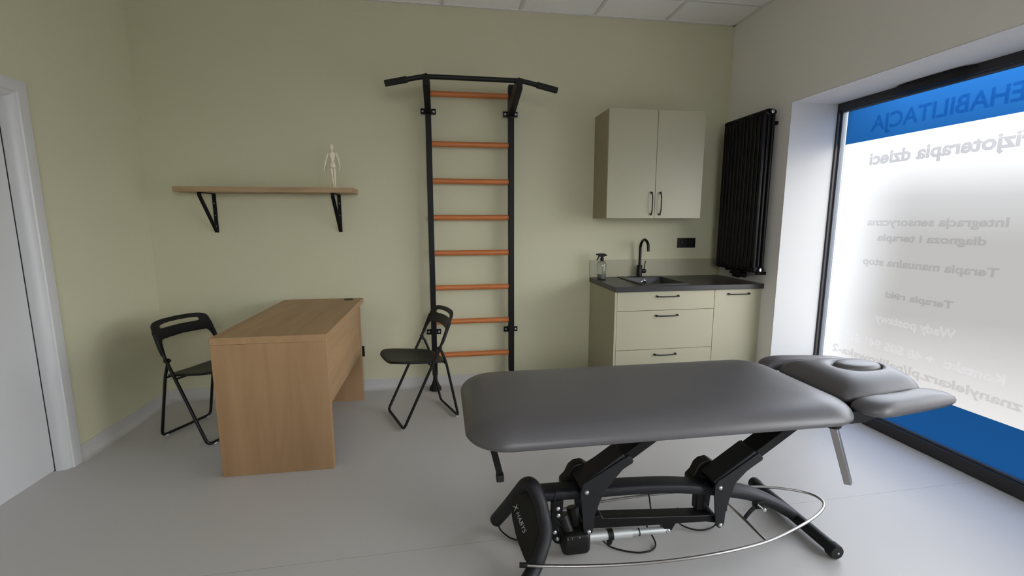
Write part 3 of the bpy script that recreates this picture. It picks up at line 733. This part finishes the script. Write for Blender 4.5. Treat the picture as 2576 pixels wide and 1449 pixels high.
# ---------------------------------------------------------------- treatment table
tb = thing('treatment_table', 'grey padded massage treatment table on a black lifting base', 'treatment table', (-1.6, -2.03, 0))
# main cushion: outline with big round corners, domed all round
def cushion(name, x0, x1, y0, y1, rc, z0, th, m=VINYL):
    prof = [(0.10, 0.0), (0.022, 0.0), (0.007, 0.004), (0.0, 0.013), (0.001, 0.022), (0.007, 0.034), (0.017, 0.045), (0.032, 0.055), (0.055, 0.063), (0.085, 0.0685), (0.13, 0.072), (0.20, 0.074), (0.28, 0.0748), (0.32, 0.075)]
    k = th/0.075; rings = []
    for d, z in prof:
        rr = max(rc-d*0.75, 0.006)
        rings.append([(x, y, z0+z*k) for x, y in rrect(x0+d, x1-d, y0+d, y1-d, rr, 12)])
    b = nb(); loft(b, rings)
    return obj(name, b, m, tb, ang=80)
cushion('main_cushion', -2.402, -0.880, -2.368, -1.672, 0.150, 0.627, 0.078)
# head section: middle pad with an oval face hole, two side wings
def polar_pad(name, outline, c, rings, hole=None, m=VINYL, capmid=True):
    """rings: (t, z): t=0 on the outline, t=1 at the hole rim or centre"""
    c = Vector((c[0], c[1])); R = []
    n = len(outline)
    inner = []
    for i, (x, y) in enumerate(outline):
        d = Vector((x, y))-c
        if hole:
            a = math.atan2(d.y, d.x); ca, sa = math.cos(a), math.sin(a)
            rr = 1/math.sqrt((ca/hole[0])**2+(sa/hole[1])**2); inner.append(c+Vector((ca, sa))*rr)
        else: inner.append(c.copy())
    for t, z in rings:
        R.append([(x*(1-t)+inner[i].x*t, y*(1-t)+inner[i].y*t, z) for i, (x, y) in enumerate(outline)])
    b = nb(); loft(b, R, cap0=True, cap1=True)
    return obj(name, b, m, tb, ang=80)
def curve_outline(pts, n=6): 
    return [(p.x, p.y) for p in smooth([(x, y, 0) for x, y in pts], n, closed=True)]
HC = (-0.602, -2.010)
out = curve_outline([(-0.845, -1.83), (-0.75, -1.815), (-0.60, -1.83), (-0.47, -1.855), (-0.435, -1.885), (-0.415, -1.95), (-0.410, -2.02), (-0.415, -2.09), (-0.435, -2.15), (-0.47, -2.185), (-0.60, -2.21), (-0.75, -2.228), (-0.845, -2.215), (-0.862, -2.15), (-0.864, -2.02), (-0.862, -1.89)], 6)
polar_pad('head_cushion', out, HC, [(0.5, 0.650), (0.08, 0.650), (0.02, 0.653), (0.0, 0.662), (0.01, 0.672), (0.06, 0.686), (0.16, 0.704), (0.30, 0.718), (0.48, 0.728), (0.68, 0.734), (0.85, 0.736), (0.94, 0.734), (1.0, 0.727), (1.03, 0.715), (1.04, 0.690)], (0.112, 0.070))
oh = [(HC[0]+0.108*math.cos(a), HC[1]+0.066*math.sin(a)) for a in [2*math.pi*k/48 for k in range(48)]]
polar_pad('face_hole_pad', oh, HC, [(0.3, 0.690), (0.05, 0.690), (0.0, 0.700), (0.0, 0.726), (0.03, 0.736), (0.10, 0.743), (0.25, 0.747), (0.6, 0.748), (0.97, 0.748)])
for s, nm in ((-1, 'arm_rest'), (1, 'arm_rest')):
    # near one is s=-1
    cy = -2.013
    pts = [(-0.858, 0.232), (-0.80, 0.222), (-0.60, 0.200), (-0.46, 0.170), (-0.405, 0.178), (-0.382, 0.215), (-0.386, 0.250), (-0.42, 0.272), (-0.55, 0.300), (-0.70, 0.325), (-0.80, 0.338), (-0.850, 0.325), (-0.872, 0.290), (-0.872, 0.25)]
    ol = curve_outline([(x, cy+s*dy) for x, dy in pts], 5)
    if s > 0: ol = list(reversed(ol))
    polar_pad('arm_rest', ol, (-0.66, cy+s*0.262), [(0.5, 0.640), (0.18, 0.640), (0.05, 0.643), (0.0, 0.652), (0.0, 0.661), (0.03, 0.671), (0.12, 0.683), (0.25, 0.691), (0.45, 0.696), (0.7, 0.698), (0.97, 0.699)])
# frame rails under the cushions
b = nb()
for y in (-2.13, -1.93): bx(b, -2.20, -0.95, y-0.02, y+0.02, 0.600, 0.629)
for x in (-2.2, -1.50, -0.97): bx(b, x-0.02, x+0.02, -2.13, -1.93, 0.600, 0.629)
obj('top_frame', b, BLK, tb, bevel=0.003)
b = nb(); prism(b, [(-0.975, -2.25, 0.626), (-0.975, -2.25, 0.575), (-0.79, -2.25, 0.577), (-0.69, -2.25, 0.612), (-0.66, -2.25, 0.638)], (0, 0.42, 0)); obj('head_hinge_plate', b, BLK, tb, bevel=0.004)
# scissor arms
def arm(dx, dz):
    a = Vector((-1.915+dx, -2.0525, 0.300+dz)); d = Vector((0.825, 0, 0.565))
    b = nb(); beam(b, a, a+d*0.52, 0.094, 0.040); obj('lift_arm', b, BLK, tb, bevel=0.003)
    b = nb(); beam(b, a-d*0.01, a+d*0.215-Vector((0, 0, 0.0)), 0.106, 0.060); obj('arm_sleeve', b, CHARC, tb, bevel=0.006)
arm(0, 0); arm(0.597, -0.037)
CR = [(-1.926, 0.330), (-1.936, 0.294), (-1.930, 0.243), (-1.920, 0.133), (-1.914, 0.112), (-1.896, 0.101), (-1.881, 0.110), (-1.876, 0.130), (-1.872, 0.190), (-1.862, 0.215), (-1.850, 0.250), (-1.826, 0.300), (-1.796, 0.336), (-1.756, 0.382), (-1.716, 0.405), (-1.713, 0.417), (-1.733, 0.440), (-1.899, 0.345)]
CR2 = [(-1.325, 0.290), (-1.339, 0.268), (-1.338, 0.212), (-1.326, 0.100), (-1.322, 0.078), (-1.305, 0.065), (-1.288, 0.073), (-1.283, 0.095), (-1.281, 0.138), (-1.265, 0.205), (-1.243, 0.272), (-1.191, 0.326), (-1.125, 0.367), (-1.122, 0.378), (-1.143, 0.402), (-1.302, 0.300)]
for poly, dyf in ((CR, -1.998), (CR2, -1.998)):
    for y in (-2.112, dyf):
        b = nb(); prism(b, [(x, y, z) for x, z in poly], (0, 0.007, 0)); obj('crank_plate', b, CHARC, tb, bevel=0.002)
for (x, z) in ((-1.910, 0.295), (-1.897, 0.118), (-1.315, 0.258), (-1.303, 0.082)):
    b = nb(); lathe(b, [(0.0095, 0), (0.0095, -0.002), (0.007, -0.006), (0.003, -0.0075)], (x, -2.112, z), 'y', 16); obj('pivot_bolt', b, ZINC, tb)
    b = nb(); tube(b, [(x, -2.105, z), (x, -1.998, z)], 0.011, 14); obj('pivot_axle', b, BLKS, tb)
# covers round the elbows
for dx, dz in ((0, 0), (0.597, -0.037)):
    b = nb(); pr_ = [(-1.985+dx, 0.252+dz), (-1.985+dx, 0.278+dz), (-1.962+dx, 0.300+dz), (-1.946+dx, 0.335+dz), (-1.925+dx, 0.352+dz), (-1.89+dx, 0.358+dz), (-1.85+dx, 0.33+dz), (-1.87+dx, 0.26+dz)]
    prism(b, [(x, -1.996, z) for x, z in pr_], (0, 0.05, 0)); obj('elbow_cover', b, BLKP, tb, bevel=0.008, seg=3)
# spine
b = nb(); sp_pts = smooth([(-2.125, -2.035, 0.262), (-2.0, -2.035, 0.262), (-1.86, -2.035, 0.258), (-1.68, -2.035, 0.255), (-1.50, -2.035, 0.243), (-1.36, -2.035, 0.222), (-1.25, -2.035, 0.200), (-1.13, -2.035, 0.170), (-1.02, -2.035, 0.122), (-0.935, -2.035, 0.070), (-0.900, -2.035, 0.048)], 5)
tube(b, sp_pts, 0, 20, sec=(0.042, 0.024), up0=(0, 0, 1)); obj('base_beam', b, CHARC, tb, ang=60)
# lower link channel
b = nb(); prism(b, [(-1.890, -2.094, 0.157), (-1.862, -2.094, 0.172), (-1.838, -2.094, 0.172), (-1.828, -2.094, 0.157), (-1.315, -2.094, 0.117), (-1.300, -2.094, 0.100), (-1.303, -2.094, 0.077), (-1.36, -2.094, 0.090), (-1.50, -2.094, 0.096), (-1.525, -2.094, 0.054), (-1.545, -2.094, 0.054), (-1.560, -2.094, 0.098), (-1.890, -2.094, 0.116)], (0, 0.058, 0)); obj('lift_link', b, BLK, tb, bevel=0.003)
b = nb(); tube(b, [(-1.365, -2.045, 0.205), (-1.365, -2.045, 0.160), (-1.312, -2.075, 0.095)], 0.013, 12); bx(b, -1.392, -1.352, -2.068, -2.028, 0.128, 0.215); obj('link_strut', b, BLK, tb, bevel=0.003)
# actuator and motor
b = nb(); tube(b, [(-1.895, -2.085, 0.076), (-1.70, -2.085, 0.071)], 0.021, 20); ac = obj('actuator_tube', b, ALU, tb)
b = nb(); tube(b, [(-1.70, -2.085, 0.072), (-1.540, -2.085, 0.066)], 0.014, 18); obj('actuator_rod', b, ALU, tb)
b = nb(); lathe(b, [(0.0235, -0.012), (0.0235, 0.012)], (-1.795, -2.085, 0.0735), 'x', 20); prism(b, [(-1.812, -2.105, 0.060), (-1.788, -2.105, 0.060), (-1.792, -2.10, 0.035), (-1.812, -2.10, 0.038)], (0, 0.006, 0)); obj('cable_clip', b, BLKP, tb)
b = nb(); lathe(b, [(0.011, 0), (0.011, -0.003), (0.007, -0.007)], (-1.535, -2.094, 0.066), 'y', 16); obj('actuator_bolt', b, ZINC, tb)
b = nb(); rings = [[(x, y, z) for x, y in rrect(-2.008+i, -1.888-i, -2.125+i, -2.03-i, 0.02, 5)] for z, i in ((0.022, 0.012), (0.027, 0.004), (0.04, 0.0), (0.100, 0.0), (0.110, 0.004), (0.116, 0.014))]; loft(b, rings)
tube(b, [(-1.975, -2.075, 0.10), (-1.998, -2.055, 0.168)], 0.028, 20); tube(b, [(-1.935, -2.05, 0.10), (-1.945, -2.03, 0.180)], 0.026, 18)
obj('motor', b, BLKP, tb, bevel=0.003)
b = nb(); prism(b, [(-2.052, -2.085, 0.250), (-1.998, -2.085, 0.250), (-2.002, -2.085, 0.180), (-2.02, -2.085, 0.12), (-2.0, -2.085, 0.05), (-2.03, -2.085, 0.058), (-2.05, -2.085, 0.085)], (0, 0.010, 0)); obj('motor_bracket', b, BLK, tb, bevel=0.003)
for x, z, y in ((-2.022, 0.216, -2.085), (-2.020, 0.185, -2.085), (-2.034, 0.110, -2.085), (-2.022, 0.080, -2.085), (-1.990, 0.105, -2.126), (-1.972, 0.107, -2.126), (-1.940, 0.108, -2.126)):
    r = 0.0085 if y > -2.1 else 0.003
    b = nb(); lathe(b, [(r, 0), (r, -0.002), (r*0.6, -0.005)], (x, y, z), 'y', 14); obj('bolt', b, ZINC, tb)
b = nb(); lathe(b, [(0.0165, -0.002), (0.0165, 0.002)], (-1.665, -2.085, 0.070), 'x', 18); obj('cable_clip', b, BLKP, tb)
# arched foot at the left end
AR = [(-2.252, -1.858, 0.030), (-2.205, -1.930, 0.145), (-2.163, -1.990, 0.250), (-2.143, -2.020, 0.296), (-2.125, -2.048, 0.308), (-2.106, -2.072, 0.280), (-2.092, -2.100, 0.221), (-2.085, -2.130, 0.149), (-2.112, -2.168, 0.098), (-2.145, -2.202, 0.056), (-2.185, -2.245, 0.032)]
b = nb(); tube(b, smooth(AR, 6), 0.0295, 20); obj('arched_foot', b, CHARC, tb, bevel=0.004, ang=60)
# cover panel inside the arch
pan = [Vector(p) for p in ((-2.196, -1.990, 0.232), (-2.150, -2.025, 0.290), (-2.110, -2.068, 0.275), (-2.098, -2.100, 0.215), (-2.095, -2.130, 0.150), (-2.125, -2.165, 0.080), (-2.163, -2.175, 0.038), (-2.178, -2.150, 0.052), (-2.196, -2.085, 0.105), (-2.204, -2.030, 0.165))]
cen = sum(pan, Vector())/len(pan)
nrm = Vector()
for i in range(len(pan)): nrm += (pan[i]-cen).cross(pan[(i+1) % len(pan)]-cen)
nrm.normalize()
if nrm.x > 0: nrm = -nrm
flat = [p - nrm*(p-cen).dot(nrm) for p in pan]
fp = fillet(flat, 0.02, 4, closed=True)
b = nb(); prism(b, fp, -nrm*0.016); panel = obj('cover_panel', b, BLKP, tb, bevel=0.003)
# emblem on the panel: letters run down along it
def on_plane(px):  # point on the panel plane seen at that place
    return px - nrm*(px-cen).dot(nrm)
t0 = on_plane(Vector((-2.190, -2.020, 0.205))); t1 = on_plane(Vector((-2.150, -2.100, 0.115)))
d = (t1-t0).normalized(); upv = nrm.cross(d).normalized()
Mt = Matrix(((d.x, upv.x, nrm.x, 0), (d.y, upv.y, nrm.y, 0), (d.z, upv.z, nrm.z, 0), (0, 0, 0, 1)))
LETM = mat('silver_print', (0.45, 0.46, 0.47), 0.4)
Lg = (t1-t0).length
text_mesh('brand_lettering', 'HABYS', 0.026, LETM, tb, Matrix.Translation(t0+d*0.028-upv*0.006+nrm*0.0015) @ Mt, spacing=1.05, depth=0.0003)
b = nb()
for a_, c_ in (((-0.010, 0.014), (0.010, -0.012)), ((-0.010, -0.010), (0.008, 0.012))):
    A_ = t0+d*(0.010+a_[0])+upv*(a_[1]+0.002)+nrm*0.0016; B_ = t0+d*(0.010+c_[0])+upv*(c_[1]+0.002)+nrm*0.0016
    tube(b, [A_, (A_+B_)/2+upv*0.002, B_], 0, 8, rs=[0.0008, 0.0024, 0.0008])
obj('brand_emblem', b, LETM, tb)
# crossbar foot at the right end
b = nb(); tube(b, [(-0.885, -2.255, 0.0345), (-0.885, -1.795, 0.0345)], 0.0255, 24); obj('crossbar_foot', b, CHARC, tb)
for y, s in ((-2.285, -1), (-1.765, 1)):
    b = nb(); lathe(b, [(0.020, s*0.002), (0.028, 0.0), (0.0305, -s*0.006), (0.0305, -s*0.034), (0.027, -s*0.036)], (-0.885, y, 0.0315), 'y', 28); cp = obj('end_cap', b, RUB, tb)
    b = nb(); lathe(b, [(0.0045, 0.0), (0.0045, s*0.004), (0.003, s*0.006)], (-0.885, y, 0.0315), 'y', 14); q = obj('cap_screw', b, ZINC, None); q.parent = cp; q.data.transform(Matrix.Translation(-WPOS[tb.name]))
# foot control hoop
hp = [(-2.195, -2.218), (-2.108, -2.236), (-1.947, -2.261), (-1.763, -2.278), (-1.602, -2.283), (-1.431, -2.277), (-1.245, -2.256), (-1.113, -2.227), (-0.957, -2.176), (-0.828, -2.120), (-0.753, -2.068), (-0.733, -2.020), (-0.758, -1.972), (-0.845, -1.922), (-0.95, -1.893), (-1.05, -1.882), (-1.3, -1.868), (-1.7, -1.88), (-2.05, -1.925), (-2.18, -1.952)]
b = nb(); tube(b, smooth([(x, y, 0.09) for x, y in hp], 6), 0.0062, 12); obj('foot_hoop', b, STEEL, tb, ang=60)
b = nb(); tube(b, [(-2.205, -2.216, 0.09), (-2.175, -2.222, 0.09)], 0.0095, 14); obj('hoop_cap', b, RUB, tb)
b = nb(); tube(b, [(-1.182, -1.875, 0.088), (-1.182, -2.243, 0.088)], 0.0058, 10); obj('hoop_crosspiece', b, STEEL, tb)
b = nb(); tube(b, smooth([(-1.235, -2.06, 0.185), (-1.245, -2.06, 0.15), (-1.24, -2.05, 0.10)], 5), 0, 8, sec=(0.008, 0.004), up0=(0, 1, 0)); obj('hoop_hanger', b, BLKP, tb)
b = nb(); tube(b, smooth([(-1.085, -2.075, 0.135), (-1.12, -2.075, 0.115), (-1.145, -2.075, 0.09), (-1.16, -2.07, 0.06)], 5), 0, 8, sec=(0.010, 0.005), up0=(0, 1, 0)); bx(b, -1.11, -1.075, -2.085, -2.05, 0.115, 0.150); obj('hoop_hanger', b, BLKP, tb, bevel=0.002)
b = nb(); lathe(b, [(0.009, 0), (0.009, -0.003), (0.006, -0.006)], (-1.075, -2.088, 0.112), 'y', 14); tube(b, [(-1.11, -2.087, 0.142), (-1.078, -2.087, 0.115)], 0.003, 8); obj('bolt', b, ZINC, tb)
# cables
def cable(pts, r=0.0035):
    b = nb(); tube(b, smooth(pts, 8), r, 8); obj('cable', b, BLKP, tb, ang=80)
cable([(-1.84, -2.04, 0.055), (-1.80, -2.06, 0.012), (-1.77, -2.086, 0.006), (-1.711, -2.117, 0.006), (-1.658, -2.127, 0.006), (-1.609, -2.116, 0.006), (-1.584, -2.08, 0.010), (-1.60, -2.03, 0.05), (-1.61, -2.05, 0.10)])
cable([(-1.44, -2.0, 0.10), (-1.425, -1.99, 0.02), (-1.38, -2.023, 0.006), (-1.322, -2.037, 0.006), (-1.262, -2.02, 0.012), (-1.25, -2.01, 0.06), (-1.26, -2.02, 0.18)])
cable([(-1.60, -2.0, 0.235), (-1.573, -1.985, 0.16), (-1.57, -2.0, 0.11), (-1.575, -2.04, 0.09)])
cable([(-2.25, -1.88, 0.05), (-2.239, -1.894, 0.010), (-2.215, -1.935, 0.006), (-2.19, -1.962, 0.006), (-2.159, -1.968, 0.006), (-2.06, -1.99, 0.05), (-2.0, -2.03, 0.12)])
cable([(-2.01, -2.09, 0.14), (-2.045, -2.10, 0.20), (-2.035, -2.09, 0.28), (-2.025, -2.03, 0.292), (-2.03, -1.985, 0.26)], 0.0022)
# release lever (left) and prop leg (right)
b = nb(); beam(b, (-2.315, -2.20, 0.625), (-2.274, -2.20, 0.452), 0.010, 0.024, (1, 0, 0)); lv = obj('release_lever', b, BLK, tb, bevel=0.002)
b = nb(); bx(b, -2.290, -2.262, -2.215, -2.185, 0.436, 0.462); obj('lever_grip', b, RUB, tb, bevel=0.003)
b = nb(); lathe(b, [(0.026, 0.572), (0.030, 0.577), (0.031, 0.585), (0.031, 0.628)], (-0.940, -2.25, 0), 'z', 28); lathe(b, [(0.018, 0.585), (0.020, 0.590), (0.020, 0.626)], (-0.995, -2.24, 0), 'z', 20); obj('leg_socket', b, BLKP, tb)
b = nb(); beam(b, (-0.941, -2.25, 0.590), (-0.836, -2.25, 0.318), 0.026, 0.026, (math.cos(0.6), math.sin(0.6), 0)); obj('prop_leg', b, STEEL, tb, bevel=0.002)
b = nb(); lathe(b, [(0.003, 0), (0.003, -0.003)], (-0.832, -2.268, 0.33), 'y', 10); obj('leg_screw', b, ZINC, tb)
